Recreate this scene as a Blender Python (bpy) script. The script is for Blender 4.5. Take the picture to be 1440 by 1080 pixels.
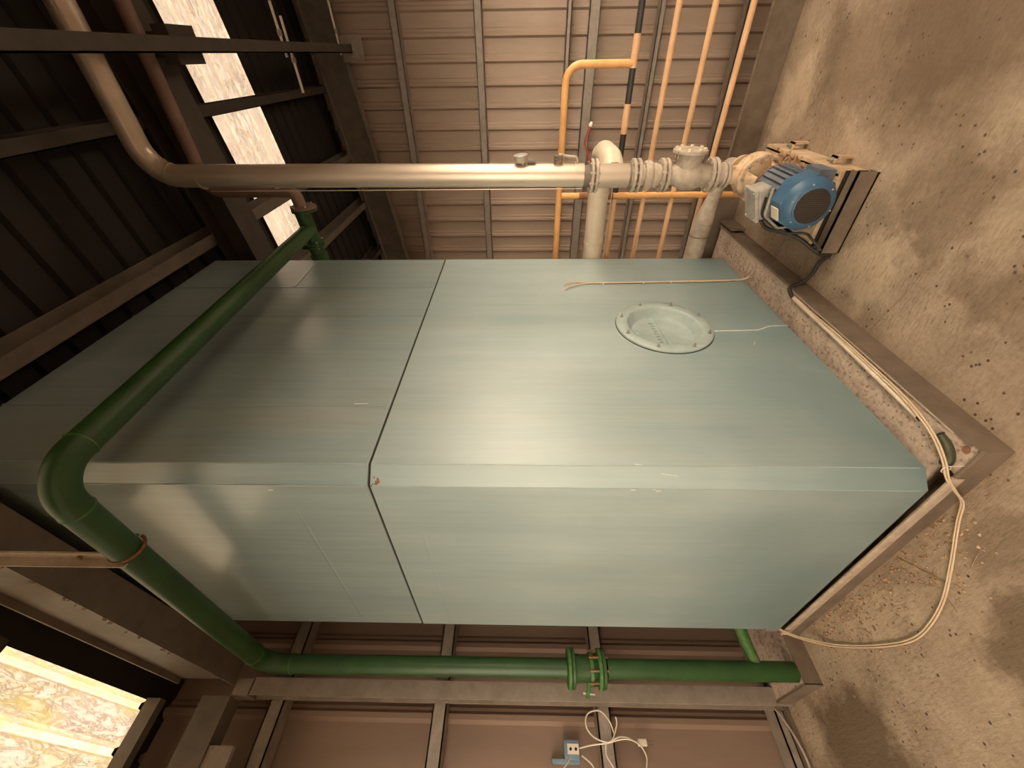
import bpy, bmesh, math, random
from mathutils import Vector, Matrix
from math import sin, cos, pi, radians
random.seed(7)
scene = bpy.context.scene
COL = scene.collection
for o in list(bpy.data.objects): bpy.data.objects.remove(o)

# ------------------------------------------------------------------ camera
CAM_YAW, CAM_PITCH, CAM_ROLL, FPX = 0.6898, 0.0227, -0.003, 564.41
Fv = Vector((-sin(CAM_YAW)*cos(CAM_PITCH), cos(CAM_YAW)*cos(CAM_PITCH), sin(CAM_PITCH)))
Rv = Vector((cos(CAM_YAW), sin(CAM_YAW), 0.0)); Dv = Fv.cross(Rv)
rr = cos(CAM_ROLL)*Rv + sin(CAM_ROLL)*Dv
dd = -sin(CAM_ROLL)*Rv + cos(CAM_ROLL)*Dv
# the phone was held on its side: picture-right is down in the building, picture-up is to the right
cd = bpy.data.cameras.new('camera'); cam = bpy.data.objects.new('camera', cd); COL.objects.link(cam)
cx, cy, cz = dd, rr, -Fv
cam.matrix_world = Matrix(((cx.x, cy.x, cz.x, 0), (cx.y, cy.y, cz.y, 0), (cx.z, cy.z, cz.z, 1.55), (0, 0, 0, 1)))
cd.sensor_fit = 'HORIZONTAL'; cd.sensor_width = 36.0; cd.lens = 36.0*FPX/1440.0
cd.clip_start = 0.02; cd.clip_end = 100
scene.camera = cam

# ------------------------------------------------------------------ world, light, exposure
w = bpy.data.worlds.new('daylight'); scene.world = w; w.use_nodes = True
bg = w.node_tree.nodes['Background']; bg.inputs[0].default_value = (1.0, 0.82, 0.62, 1); bg.inputs[1].default_value = 9.6
scene.view_settings.view_transform = 'Standard'; scene.view_settings.look = 'None'
scene.view_settings.gamma = 1.0; scene.view_settings.exposure = 0.0
scene.view_settings.use_curve_mapping = False
SKYLIGHT_STRENGTH = 2.3
OPEN_X = (1.55, .2, 5.2, 1.15, 2.30)    # right wall: wall x, unseen opening sized for light, y0, y1, sill, head
OPEN_Y = (-2.1, -2.6, 1.3, 1.15, 2.45)   # near wall: wall y, unseen opening sized for light, x0, x1, sill, head

# ------------------------------------------------------------------ helpers
def link(name, me, mat=None, parent=None):
    o = bpy.data.objects.new(name, me); COL.objects.link(o)
    if mat: me.materials.append(mat)
    if parent: o.parent = parent
    return o
def tag(o, label=None, cat=None, group=None, kind=None):
    if label: o['label'] = label
    if cat: o['category'] = cat
    if group: o['group'] = group
    if kind: o['kind'] = kind
    return o
def thing(name, label, cat, loc=(0, 0, 0), group=None):
    o = bpy.data.objects.new(name, None); COL.objects.link(o); o.empty_display_size = .05
    o.location = loc
    return tag(o, label, cat, group)
class MB:
    """collects shapes in world coordinates; build() makes them ONE mesh object"""
    def __init__(s): s.v = []; s.f = []; s.sm = []
    def add(s, vs, fs, smooth=False):
        n = len(s.v); s.v += [tuple(v) for v in vs]; s.f += [tuple(i+n for i in f) for f in fs]; s.sm += [smooth]*len(fs); return s
    def box(s, x0, x1, y0, y1, z0, z1):
        v = [(x, y, z) for x in (x0, x1) for y in (y0, y1) for z in (z0, z1)]
        return s.add(v, [(0,1,3,2),(4,6,7,5),(0,4,5,1),(2,3,7,6),(0,2,6,4),(1,5,7,3)])
    def hexa(s, v): # 8 corners: bottom 4 ccw, top 4 ccw
        return s.add(v, [(3,2,1,0),(4,5,6,7),(0,1,5,4),(1,2,6,5),(2,3,7,6),(3,0,4,7)])
    def prism(s, poly, a, b):
        """poly: list of 3D points (start face); b-a: extrusion vector"""
        d = Vector(b)-Vector(a); n = len(poly)
        v = [Vector(p) for p in poly]+[Vector(p)+d for p in poly]
        return s.add(v, [tuple(range(n))[::-1], tuple(range(n, 2*n))]+[(i, (i+1)%n, n+(i+1)%n, n+i) for i in range(n)])
    def sweep(s, path, rad, n=20, caps=True, smooth=True):
        """tube along a path; rad a number or list"""
        P = [Vector(p) for p in path]; m = len(P)
        R = rad if isinstance(rad, (list, tuple)) else [rad]*m
        T = []
        for i in range(m):
            t = (P[min(i+1, m-1)]-P[max(i-1, 0)]); T.append(t.normalized())
        u = T[0].orthogonal().normalized(); vs = []
        for i in range(m):
            u = (u-T[i]*u.dot(T[i])).normalized(); w_ = T[i].cross(u)
            for k in range(n):
                a = 2*pi*k/n; vs.append(P[i]+R[i]*(cos(a)*u+sin(a)*w_))
        fs = [(i*n+k, i*n+(k+1)%n, (i+1)*n+(k+1)%n, (i+1)*n+k) for i in range(m-1) for k in range(n)]
        s.add(vs, fs, smooth)
        if caps: s.add([vs[k] for k in range(n)], [tuple(range(n))[::-1]]); s.add([vs[(m-1)*n+k] for k in range(n)], [tuple(range(n))])
        return s
    def lathe(s, c, ax, prof, n=28, smooth=False, cap=True):
        """prof: list of (t along axis, radius)"""
        c = Vector(c); ax = Vector(ax).normalized(); u = ax.orthogonal().normalized(); w_ = ax.cross(u); vs = []
        for t, r in prof:
            for k in range(n):
                a = 2*pi*k/n; vs.append(c+ax*t+max(r, 1e-5)*(cos(a)*u+sin(a)*w_))
        m = len(prof)
        s.add(vs, [(i*n+k, i*n+(k+1)%n, (i+1)*n+(k+1)%n, (i+1)*n+k) for i in range(m-1) for k in range(n)], smooth)
        if cap: s.add(vs[:n], [tuple(range(n))[::-1]]); s.add(vs[-n:], [tuple(range(n))])
        return s
    def build(s, name, mat=None, parent=None, bevel=0, origin=None):
        me = bpy.data.meshes.new(name)
        if parent and not origin: origin = parent.location
        o0 = Vector(origin) if origin else Vector((0, 0, 0))
        me.from_pydata([Vector(v)-o0 for v in s.v], [], s.f)
        me.polygons.foreach_set('use_smooth', s.sm)
        bm = bmesh.new(); bm.from_mesh(me); bmesh.ops.recalc_face_normals(bm, faces=bm.faces)
        if bevel:
            es = [e for e in bm.edges if len(e.link_faces) == 2 and e.calc_face_angle(0) > .5]
            bmesh.ops.bevel(bm, geom=es, offset=bevel, segments=2, affect='EDGES', profile=.5, clamp_overlap=True)
        bm.to_mesh(me); bm.free()
        o = link(name, me, mat, parent)
        if not parent: o.location = o0
        return o
def bend(pts, r, seg=10):
    """round the corners of a polyline"""
    P = [Vector(p) for p in pts]; out = [P[0]]
    for i in range(1, len(P)-1):
        a = (P[i-1]-P[i]); b = (P[i+1]-P[i]); la, lb = a.length, b.length; a.normalize(); b.normalize()
        ang = a.angle(b); d = min(r/math.tan(ang/2), la*.49, lb*.49); rr_ = d*math.tan(ang/2)
        if ang > 3.1: out.append(P[i]); continue
        c = P[i]+(a+b).normalized()*(rr_/sin(ang/2)); s0 = P[i]+a*d-c; s1 = P[i]+b*d-c
        tot = s0.angle(s1); ax = s0.cross(s1).normalized()
        for k in range(seg+1): out.append(c+Matrix.Rotation(tot*k/seg, 3, ax)@s0)
    out.append(P[-1]); return out
def spline(pts, n=8):
    P = [Vector(p) for p in pts]; out = []
    for i in range(len(P)-1):
        p0, p1, p2, p3 = P[max(i-1, 0)], P[i], P[i+1], P[min(i+2, len(P)-1)]
        for k in range(n):
            t = k/n; out.append(.5*((2*p1)+(p2-p0)*t+(2*p0-5*p1+4*p2-p3)*t*t+(3*p1-p0-3*p2+p3)*t**3))
    out.append(P[-1]); return out

# ------------------------------------------------------------------ materials
class NT:
    def __init__(s, m): s.nt = m.node_tree; s.n = s.nt.nodes; s.l = s.nt.links
    def new(s, t, **k):
        x = s.n.new(t)
        for a, b in k.items(): setattr(x, a, b)
        return x
    def coord(s, scale=(1, 1, 1), obj=False):
        g = s.new('ShaderNodeNewGeometry'); mp = s.new('ShaderNodeMapping'); mp.inputs['Scale'].default_value = scale
        s.l.new(g.outputs['Position'], mp.inputs['Vector']); return mp.outputs[0]
    def noise(s, vec, scale, detail=5, rough=.6, dist=0):
        x = s.new('ShaderNodeTexNoise'); x.inputs['Scale'].default_value = scale; x.inputs['Detail'].default_value = detail
        x.inputs['Roughness'].default_value = rough; x.inputs['Distortion'].default_value = dist
        s.l.new(vec, x.inputs['Vector']); return x.outputs['Fac']
    def ramp(s, fac, stops):
        x = s.new('ShaderNodeValToRGB'); e = x.color_ramp.elements
        while len(e) < len(stops): e.new(.5)
        for i, (p, c) in enumerate(stops):
            e[i].position = p; e[i].color = (c[0], c[1], c[2], 1) if isinstance(c, (tuple, list)) else (c, c, c, 1)
        s.l.new(fac, x.inputs[0]); return x.outputs[0]
    def mix(s, fac, a, b, mode='MIX'):
        x = s.new('ShaderNodeMix', data_type='RGBA', blend_type=mode)
        for inp, v in ((x.inputs[0], fac), (x.inputs[6], a), (x.inputs[7], b)):
            if isinstance(v, bpy.types.NodeSocket): s.l.new(v, inp)
            elif isinstance(v, (tuple, list)): inp.default_value = (v[0], v[1], v[2], 1)
            else: x.inputs[0].default_value = v
        return x.outputs[2]
    def math(s, op, a, b=0):
        x = s.new('ShaderNodeMath', operation=op)
        for inp, v in ((x.inputs[0], a), (x.inputs[1], b)):
            if isinstance(v, bpy.types.NodeSocket): s.l.new(v, inp)
            else: inp.default_value = v
        return x.outputs[0]
    def bump(s, h, strength, dist=.01):
        x = s.new('ShaderNodeBump'); x.inputs['Strength'].default_value = strength; x.inputs['Distance'].default_value = dist
        s.l.new(h, x.inputs['Height']); s.l.new(x.outputs[0], s.n['Principled BSDF'].inputs['Normal'])
    def base(s, col, rough=None, metal=None):
        b = s.n['Principled BSDF']
        if isinstance(col, bpy.types.NodeSocket): s.l.new(col, b.inputs['Base Color'])
        else: b.inputs['Base Color'].default_value = (*col, 1)
        if rough is not None:
            if isinstance(rough, bpy.types.NodeSocket): s.l.new(rough, b.inputs['Roughness'])
            else: b.inputs['Roughness'].default_value = rough
        if metal is not None: b.inputs['Metallic'].default_value = metal
def newmat(name):
    m = bpy.data.materials.new(name); m.use_nodes = True; return m, NT(m)
def simple(name, c1, c2, rough=.6, metal=0, scale=8, bump=.1, stretch=(1, 1, 1), contrast=(.35, .65), fine=60):
    m, t = newmat(name); v = t.coord(stretch); n = t.noise(v, scale, 6, .65)
    t.base(t.ramp(n, [(contrast[0], c1), (contrast[1], c2)]), rough, metal)
    if bump: t.bump(t.noise(v, fine, 3), bump, .004)
    return m

DK = (.11, .068, .036); LT = (.56, .43, .30)
STAINS = [(-2.45, .38, .42, .28, .85, DK), (-1.40, .42, .22, .22, .7, DK), (.15, 1.9, .55, .45, .75, DK), (-.45, 1.62, .30, .20, .5, DK), (-.05, 2.45, .35, .28, .45, DK), (-.62, 1.15, .14, .30, .5, DK), (-1.15, .70, .25, .12, .4, DK),
          (-.25, 2.85, .30, .16, .6, LT), (-.78, 1.72, .20, .22, .5, LT), (-1.95, .72, .35, .10, .45, LT), (-.55, .95, .25, .25, .35, LT)]
def concrete(name, fine_dir=True):
    m, t = newmat(name); v = t.coord()
    big = t.noise(v, .9, 4, .55, .6); mid = t.noise(v, 4.5, 6, .65, .3); fin = t.noise(v, 55, 4, .7)
    c = t.ramp(big, [(.36, (.12, .078, .045)), (.46, (.25, .178, .118)), (.60, (.41, .305, .21))])
    c = t.mix(.45, c, t.ramp(mid, [(.32, (.13, .09, .055)), (.50, (.33, .25, .17)), (.68, (.52, .41, .30))]))
    c = t.mix(.22, c, t.ramp(fin, [(.3, (.12, .09, .06)), (.7, (.6, .48, .36))]))
    # dark specks
    vo = t.new('ShaderNodeTexVoronoi'); vo.inputs['Scale'].default_value = 26; t.l.new(v, vo.inputs['Vector'])
    spk = t.ramp(vo.outputs['Distance'], [(.10, 1.0), (.17, 0.0)])
    keep = t.ramp(t.noise(v, 6, 2), [(.46, 0.0), (.52, 1.0)])
    c = t.mix(t.math('MULTIPLY', spk, keep), c, (.07, .04, .025))
    if name.startswith('rough'):
        wob = t.new('ShaderNodeTexNoise'); wob.inputs['Scale'].default_value = 3.2; wob.inputs['Detail'].default_value = 6; wob.inputs['Roughness'].default_value = .65; t.l.new(v, wob.inputs['Vector'])
        off = t.new('ShaderNodeVectorMath', operation='MULTIPLY_ADD'); t.l.new(wob.outputs['Color'], off.inputs[0]); off.inputs[1].default_value = (.75, .75, 0); off.inputs[2].default_value = (-.375, -.375, 0)
        add = t.new('ShaderNodeVectorMath', operation='ADD'); t.l.new(v, add.inputs[0]); t.l.new(off.outputs[0], add.inputs[1])
        for (sx, sy, rx, ry, amt, col) in STAINS:
            m2 = t.new('ShaderNodeMapping'); m2.inputs['Location'].default_value = (-sx/rx, -sy/ry, 0); m2.inputs['Scale'].default_value = (1/rx, 1/ry, 0)
            t.l.new(add.outputs[0], m2.inputs['Vector'])
            ln = t.new('ShaderNodeVectorMath', operation='LENGTH'); t.l.new(m2.outputs[0], ln.inputs[0])
            c = t.mix(t.ramp(ln.outputs['Value'], [(.55, amt), (1.0, 0.0)]), c, col)
        d1 = t.new('ShaderNodeMapping'); d1.inputs['Rotation'].default_value = (0, 0, radians(-45)); d1.inputs['Scale'].default_value = (1, 4.0, 1); t.l.new(v, d1.inputs['Vector'])
        dash = t.noise(d1.outputs[0], 26, 2, .5); zone = t.ramp(t.noise(v, 1.7, 3), [(.42, 0.0), (.56, 1.0)])
        dm_ = t.math('MULTIPLY', t.ramp(dash, [(.56, 0.0), (.64, 1.0)]), zone)
        c = t.mix(t.math('MULTIPLY', dm_, .38), c, (.12, .08, .05))
    t.base(c, t.ramp(big, [(.36, .55), (.5, .82)]))
    mp = t.new('ShaderNodeMapping'); mp.inputs['Rotation'].default_value = (0, 0, radians(28)); mp.inputs['Scale'].default_value = (1, 3.2, 1)
    t.l.new(v, mp.inputs['Vector'])
    h = t.noise(mp.outputs[0], 24, 3, .6)
    hh = t.math('ADD', t.math('MULTIPLY', h, 1.0), t.math('MULTIPLY', fin, .35))
    t.bump(hh, .38, .010)
    return m
M = {}
M['floor'] = concrete('rough_concrete')
def plinth_mat():
    m, t = newmat('dirty_plinth_concrete'); v = t.coord()
    n = t.noise(v, 10, 7, .75, .5); n2 = t.noise(v, 45, 4, .7)
    c = t.ramp(n, [(.34, (.16, .10, .07)), (.46, (.42, .32, .25)), (.6, (.60, .48, .38))])
    c = t.mix(.55, c, t.ramp(n2, [(.34, (.10, .06, .045)), (.46, (.5, .39, .30)), (.7, (.66, .54, .43))]))
    t.base(c, .9); t.bump(t.math('ADD', n, t.math('MULTIPLY', n2, .5)), .7, .012); return m
M['plinth'] = plinth_mat()
def tank_mat(name, warm, k=1.0, cr=.37):
    m, t = newmat(name); b = t.n['Principled BSDF']
    v = t.coord((1, 1, .10)); v1 = t.coord()
    st = t.noise(v, 6.5, 6, .62); blotch = t.noise(v1, 1.5, 4, .55); fine = t.noise(t.coord((1, 1, .03)), 60, 4, .6)
    c = t.ramp(st, [(.30, (.255*k, .335*k, .335*k)), (.5, (.30*k, .385*k, .38*k)), (.72, (.355*k, .44*k, .43*k))])
    c = t.mix(t.ramp(blotch, [(.42, 0.0), (.62, .28)]), c, (.19, .29, .29))
    c = t.mix(t.ramp(fine, [(.45, 0.0), (.75, .22)]), c, (.44, .48, .42))
    c = t.mix(t.ramp(t.noise(t.coord((1, 1, .3)), 3.1, 5, .6), [(.52, 0.0), (.68, warm)]), c, (.36, .34, .26))
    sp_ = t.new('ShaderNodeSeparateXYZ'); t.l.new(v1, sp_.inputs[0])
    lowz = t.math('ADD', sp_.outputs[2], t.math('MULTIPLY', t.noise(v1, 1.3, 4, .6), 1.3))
    c = t.mix(t.ramp(t.math('MULTIPLY', lowz, .5), [(.38, .80), (.80, 0.0)]), c, (.115, .19, .20))   # bluer paint low down, darkened as well for the dimmer light there
    t.base(c, t.ramp(st, [(.3, .38), (.7, .52)]), 0)
    b.inputs['Coat Weight'].default_value = .75 if cr < .3 else .62; b.inputs['Coat IOR'].default_value = 1.95; b.inputs['Coat Roughness'].default_value = cr
    t.bump(t.math('ADD', t.noise(t.coord((1, 1, .35)), 2.4, 3), t.math('MULTIPLY', fine, .03)), .22, .03); return m
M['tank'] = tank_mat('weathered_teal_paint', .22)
M['tank_up'] = tank_mat('weathered_teal_paint_dimmed', .35, .94, .19)  # upper casing copy, toned down for the weaker light high up
M['cover'] = simple('teal_cover_paint', (.29, .365, .35), (.37, .445, .42), .45, 0, 14, .08)
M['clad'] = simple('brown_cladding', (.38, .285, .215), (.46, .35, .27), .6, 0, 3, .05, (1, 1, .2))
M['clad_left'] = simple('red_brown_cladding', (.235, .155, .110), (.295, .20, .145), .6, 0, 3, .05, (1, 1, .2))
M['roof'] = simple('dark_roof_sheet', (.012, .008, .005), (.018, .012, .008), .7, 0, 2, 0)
M['girt'] = simple('galvanised_girt', (.27, .225, .185), (.36, .30, .25), .55, .1, 12, .08)
M['steel'] = simple('painted_steel', (.13, .105, .08), (.18, .145, .11), .55, 0, 7, .08)
M['steel_dark'] = simple('dark_painted_steel', (.050, .038, .028), (.07, .054, .040), .6, 0, 7, .05)
M['channel'] = simple('brown_channel_steel', (.125, .092, .064), (.19, .14, .10), .6, 0, 9, .15)
M['lip'] = simple('pale_dusty_steel', (.36, .28, .21), (.48, .39, .30), .7, 0, 20, .2)
M['jacket'] = simple('aluminium_jacket', (.50, .41, .32), (.60, .50, .40), .36, .55, 5, .05, (1, 1, .2))
M['cream'] = simple('cream_jacket', (.55, .46, .34), (.68, .58, .44), .5, .1, 8, .05)
M['castgrey'] = simple('dusty_grey_cast_iron', (.34, .28, .22), (.50, .42, .33), .7, .1, 22, .25)
M['rustcast'] = simple('rusty_cream_cast_iron', (.36, .20, .12), (.62, .46, .30), .75, 0, 18, .35, contrast=(.38, .52))
M['orange'] = simple('orange_rail_paint', (.60, .30, .10), (.72, .39, .15), .45, 0, 10, .05)
M['orange_pale'] = simple('pale_orange_rail_paint', (.58, .34, .18), (.70, .44, .24), .45, 0, 10, .05)
M['black'] = simple('black_paint', (.02, .018, .016), (.035, .03, .028), .5, 0, 10, .05)
M['green'] = simple('green_pipe_paint', (.016, .054, .010), (.024, .078, .015), .42, 0, 6, .06)
M['greenrust'] = simple('chipped_green_paint', (.03, .14, .02), (.16, .15, .07), .6, 0, 30, .3, contrast=(.45, .7))
M['bluem'] = simple('blue_motor_paint', (.035, .095, .17), (.055, .13, .22), .42, 0, 14, .1)
M['bluedark'] = simple('dull_blue_motor_paint', (.10, .12, .15), (.15, .17, .20), .6, 0, 14, .1)
M['mesh'] = simple('dark_grille', (.03, .025, .02), (.06, .05, .04), .6, 0, 90, .3)
M['boxgrey'] = simple('grey_alloy', (.30, .28, .25), (.44, .40, .35), .6, .2, 25, .2)
M['label'] = simple('cream_label', (.72, .62, .46), (.80, .70, .54), .6, 0, 20, 0)
M['cablecream'] = simple('cream_cable', (.56, .43, .28), (.66, .52, .36), .5, 0, 20, 0)
M['cableblack'] = simple('black_cable', (.025, .02, .016), (.04, .033, .027), .5, 0, 20, 0)
M['conduit'] = simple('white_conduit', (.62, .50, .38), (.76, .64, .50), .4, 0, 20, 0)
M['brownpipe'] = simple('brown_primer_pipe', (.17, .10, .075), (.23, .14, .10), .45, 0, 9, .1)
M['bolt'] = simple('zinc_bolt', (.26, .25, .22), (.40, .38, .33), .45, .2, 40, .1)
M['socket'] = simple('blue_plastic', (.12, .20, .26), (.16, .25, .31), .35, 0, 20, 0)
M['white'] = simple('white_plastic', (.70, .62, .52), (.78, .70, .60), .4, 0, 20, 0)
M['redlever'] = simple('red_lever', (.22, .03, .02), (.30, .05, .03), .5, 0, 20, 0)
M['gasket'] = simple('dark_gasket', (.015, .012, .01), (.03, .022, .016), .8, 0, 20, 0)
M['rust'] = simple('rust', (.16, .07, .035), (.28, .14, .075), .85, 0, 40, .3)
M['scratch'] = simple('bare_scratch', (.62, .62, .54), (.70, .70, .62), .6, 0, 40, 0)
M['baseframe'] = simple('dusty_cream_frame', (.40, .27, .16), (.66, .50, .33), .7, 0, 8, .2)
M['dirt'] = simple('dried_mud', (.20, .11, .06), (.52, .35, .21), .95, 0, 35, .6)
M['olive'] = simple('dark_olive_pipe', (.035, .038, .016), (.06, .06, .03), .5, 0, 10, .1)
M['dark_ground'] = simple('dark_bounce_ground', (.035, .028, .02), (.06, .048, .036), .9, 0, 3, .2)  # unseen outside ground, kept very dark to cut light bounced upward
M['ground'] = simple('lower_ground', (.10, .075, .055), (.16, .12, .09), .9, 0, 3, .2)
def skylight_mat(name, algae, y_start, pitch):
    m, t = newmat(name); v = t.coord((.35, 1, 1))
    b = t.n['Principled BSDF']
    n1 = t.noise(v, 24, 7, .8, 1.0); n2 = t.noise(t.coord(), 2.2, 4, .6)
    edge = t.ramp(n1, [(.40, 1.0), (.465, .2), (.49, .0), (.52, .8), (.62, 1.0)])
    c = t.mix(edge, (.17, .10, .06), (.47, .375, .27))
    g = t.new('ShaderNodeSeparateXYZ'); t.l.new(t.coord(), g.inputs[0])
    fr = t.math('FRACT', t.math('DIVIDE', t.math('SUBTRACT', g.outputs[1], y_start), pitch))   # rib relief the even glow hides, painted as dark edge lines
    rib = t.ramp(fr, [(.0, .55), (.03, 0.0), (.68, 0.0), (.71, .75), (.74, .1), (.90, .1), (.94, .75), (.97, 0.0)])
    c = t.mix(rib, c, (.20, .13, .08))
    c = t.mix(t.ramp(fr, [(.74, 0.0), (.76, .6), (.90, .6), (.92, 0.0)]), c, (.60, .50, .40))  # rib crowns painted lighter, part of the same relief shading
    c = t.mix(t.ramp(n2, [(.45, 0.0), (.7, .55)]), c, (.47, .35, .24))
    if algae:
        a = t.ramp(t.noise(t.coord((.4, 1, 1)), 5, 5, .7), [(.45, 0.0), (.62, 1.0)])
        c = t.mix(t.math('MULTIPLY', a, .55), c, (.36, .26, .04))
    t.base((.5, .42, .33), .5)
    t.l.new(c, b.inputs['Emission Color']); b.inputs['Emission Strength'].default_value = SKYLIGHT_STRENGTH*(1.15 if algae else 1.0)
    return m
M['sky1'] = skylight_mat('translucent_rooflight', False, 3.86, .195)
M['sky2'] = skylight_mat('dirty_translucent_rooflight', True, -1.00, .20)

# ------------------------------------------------------------------ setting
XL, XR, YB, YN = -2.967, OPEN_X[0], 6.20, OPEN_Y[0]
SLAB_Y = 3.075
def roofz(x, z0=4.12): return z0+.125*x
fl = MB().box(XL-.2, XR+.12, YN-.12, SLAB_Y, -.25, 0).build('floor', M['floor']); tag(fl, 'rough brown stained concrete floor slab', kind='structure')
# construction joint: a raised ragged seam in the slab
j = MB(); pth = [(-1.0, 1.56, 0), (-.80, 1.515, 0), (-.708, 1.50, 0), (-.55, 1.475, 0), (-.40, 1.465, 0), (-.25, 1.444, 0), (.3, 1.37, 0), (1.2, 1.24, 0)]
j.sweep([(x, y+random.uniform(-.003, .003), z-.0005) for x, y, z in spline(pth, 6)], .0035, 6); j.build('joint', M['floor'], fl)
gr_ = MB().box(XR+.13, XR+14, YN-14, YB+8, -.3, -.05).box(XL-14, XR+.13, YN-14, YN-.13, -.3, -.05).build('floor', M['dark_ground']); tag(gr_, 'unseen dark ground added outside to limit bounced light', kind='structure')
low = MB().box(XL-.1, XR+.12, SLAB_Y+.01, YB+.3, -1.75, -1.6).build('floor', M['ground']); tag(low, 'lower ground beyond the slab edge', kind='structure')
sf = MB().box(XL, XR+3, SLAB_Y-.14, SLAB_Y+.001, -1.6, -.26).build('trim_1', M['ground']); tag(sf, 'face of the slab edge', kind='structure')

# back wall: profiled sheets, one pan each
wb = MB().box(XL-.1, XR+2, YB+.06, YB+.10, -1.6, 4.9).build('wall_back', M['clad']); tag(wb, 'brown profiled metal cladding on the far gable wall', kind='structure')
P0 = .39; PW = .2333
def pan_x(z1):
    me = MB(); w_ = PW; prof = [(0, 0), (.022, -.030), (.050, -.030), (.062, -.018), (.090, -.018), (.10, -.002), (w_+.004, 0), (w_+.004, .012), (0, .012)]
    me.prism([(x, y, -1.55) for x, y in prof], (0, 0, -1.55), (0, 0, z1)); return me
k0 = int((P0-XL)/PW)+1
proto = None
for k in range(-k0, 9):
    x = P0+k*PW-.02
    if x < XL-.2: continue
    if proto is None:
        o = pan_x(4.1).build('cladding_sheet', M['clad'], wb); proto = o
    else:
        o = proto.copy(); COL.objects.link(o); o.parent = wb
    o.location = (x, YB+.045, 0)
    o.scale = (1, 1, 1)
for z, h in ((2.955, .09), (2.0, .09), (1.0, .05), (-.03, .06), (-1.0, .08)):
    g = MB()
    g.box(XL, XR+1, YB-.14, YB-.132, z, z+h); g.box(XL, XR+1, YB-.14, YB+.012, z+h-.008, z+h); g.box(XL, XR+1, YB-.14, YB+.012, z, z+.008)
    g.build('girt', M['girt'], wb)
# left wall
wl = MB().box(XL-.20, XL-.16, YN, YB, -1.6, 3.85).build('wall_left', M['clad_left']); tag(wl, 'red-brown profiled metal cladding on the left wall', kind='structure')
LP = .382; me0 = None
for k in range(-11, 15):
    y = .555+k*LP
    if y+LP > YB: break
    if y < YN: continue
    if me0 is None:
        mb = MB(); prof = [(0, 0), (.018, .028), (.045, .028), (.062, .010), (.078, .010), (.095, -.0), (LP+.003, 0), (LP+.003, -.01), (0, -.01)]
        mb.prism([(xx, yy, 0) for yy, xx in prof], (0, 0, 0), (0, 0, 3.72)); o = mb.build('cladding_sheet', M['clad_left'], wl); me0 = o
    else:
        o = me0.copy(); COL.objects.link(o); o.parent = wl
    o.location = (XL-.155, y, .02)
for z, h in ((2.96, .085), (1.985, .08), (1.025, .08), (.02, .05)):
    g = MB()
    y0, y1 = YN, YB-.2
    g.box(XL-.015, XL-.008, y0, y1, z, z+h); g.box(XL-.13, XL-.008, y0, y1, z+h-.008, z+h); g.box(XL-.13, XL-.008, y0, y1, z, z+.008)
    g.build('girt', M['girt'], wl)
# base trim along the left wall
bs = MB().box(XL-.15, XL+.03, YN, .64, 0, .022).build('baseboard_left', M['channel']); tag(bs, 'low steel kerb along the foot of the left wall', kind='structure')
# right and near walls behind the camera, openings added and sized to let in light
x, a, b, h0, h = OPEN_X
wr = MB().box(x, x+.12, b, YB, -1.6, 4.9).box(x, x+.12, YN, a, 0, 4.9).box(x, x+.12, a, b, h, 4.9).box(x, x+.12, a, b, 0, h0).build('wall_right', M['clad']); tag(wr, 'brown metal wall with a long opening added for light', kind='structure')
y, a, b, h0, h = OPEN_Y
wn = MB().box(XL, a, y-.12, y, 0, 4.9).box(b, OPEN_X[0]+.12, y-.12, y, 0, 4.9).box(a, b, y-.12, y, h, 4.9).box(a, b, y-.12, y, 0, h0).build('wall_near', M['clad']); tag(wn, 'brown metal wall with an opening added for light', kind='structure')
# roof: profiled sheets running down the slope, with two translucent strips
ceil = bpy.data.objects.new('ceiling', None); COL.objects.link(ceil); tag(ceil, 'dark profiled metal roof on purlins', kind='structure')
SK1, SK2 = (3.86, 4.64), (-1.00, .60)
def roof_run(y0, y1, x0, x1, mat, parent, name, pitch=.195, thick=.006):
    """one corrugated sheet: ribs down the slope"""
    n = max(1, round((y1-y0)/pitch)); p = (y1-y0)/n; prof = []
    for k in range(n):
        q = y0+k*p
        prof += [(q, 0), (q+p-.055, 0), (q+p-.040, .03), (q+p-.015, .03)]
    prof += [(y1, 0)]
    v = []; f = []
    for s, dz in ((0, 0), (1, thick)):
        for yy, zz in prof: v += [(x0, yy, roofz(x0)+zz+dz), (x1, yy, roofz(x1)+zz+dz)]
    m_ = len(prof)
    for s in (0, 1):
        for i in range(m_-1):
            b0 = s*2*m_+2*i; q = (b0, b0+1, b0+3, b0+2); f.append(q if s else q[::-1])
    mb = MB().add(v, f); return mb.build(name, mat, parent)
yy = YN
edges = [YN]
while edges[-1] < YB+.1:
    nx = edges[-1]+.78
    for s0, s1 in (SK1, SK2):
        if edges[-1] < s0-1e-6 < nx: nx = s0
        elif abs(edges[-1]-s0) < 1e-6: nx = s1
    edges.append(nx)
wi = 0
for i in range(len(edges)-1):
    y0, y1 = edges[i], edges[i+1]
    if abs(y0-SK1[0]) < 1e-6 or abs(y0-SK2[0]) < 1e-6:
        wi += 1; first = abs(y0-SK1[0]) < 1e-6
        wnd = bpy.data.objects.new('window_%d' % wi, None); COL.objects.link(wnd)
        tag(wnd, 'translucent corrugated rooflight strip', kind='structure')
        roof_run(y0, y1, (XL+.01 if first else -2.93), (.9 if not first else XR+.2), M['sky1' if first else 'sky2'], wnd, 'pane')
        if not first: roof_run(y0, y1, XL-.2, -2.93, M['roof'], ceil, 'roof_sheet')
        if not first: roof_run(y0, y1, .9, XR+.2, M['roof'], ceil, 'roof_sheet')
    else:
        roof_run(y0, y1, XL-.2, XR+.2, M['roof'], ceil, 'roof_sheet')
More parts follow.
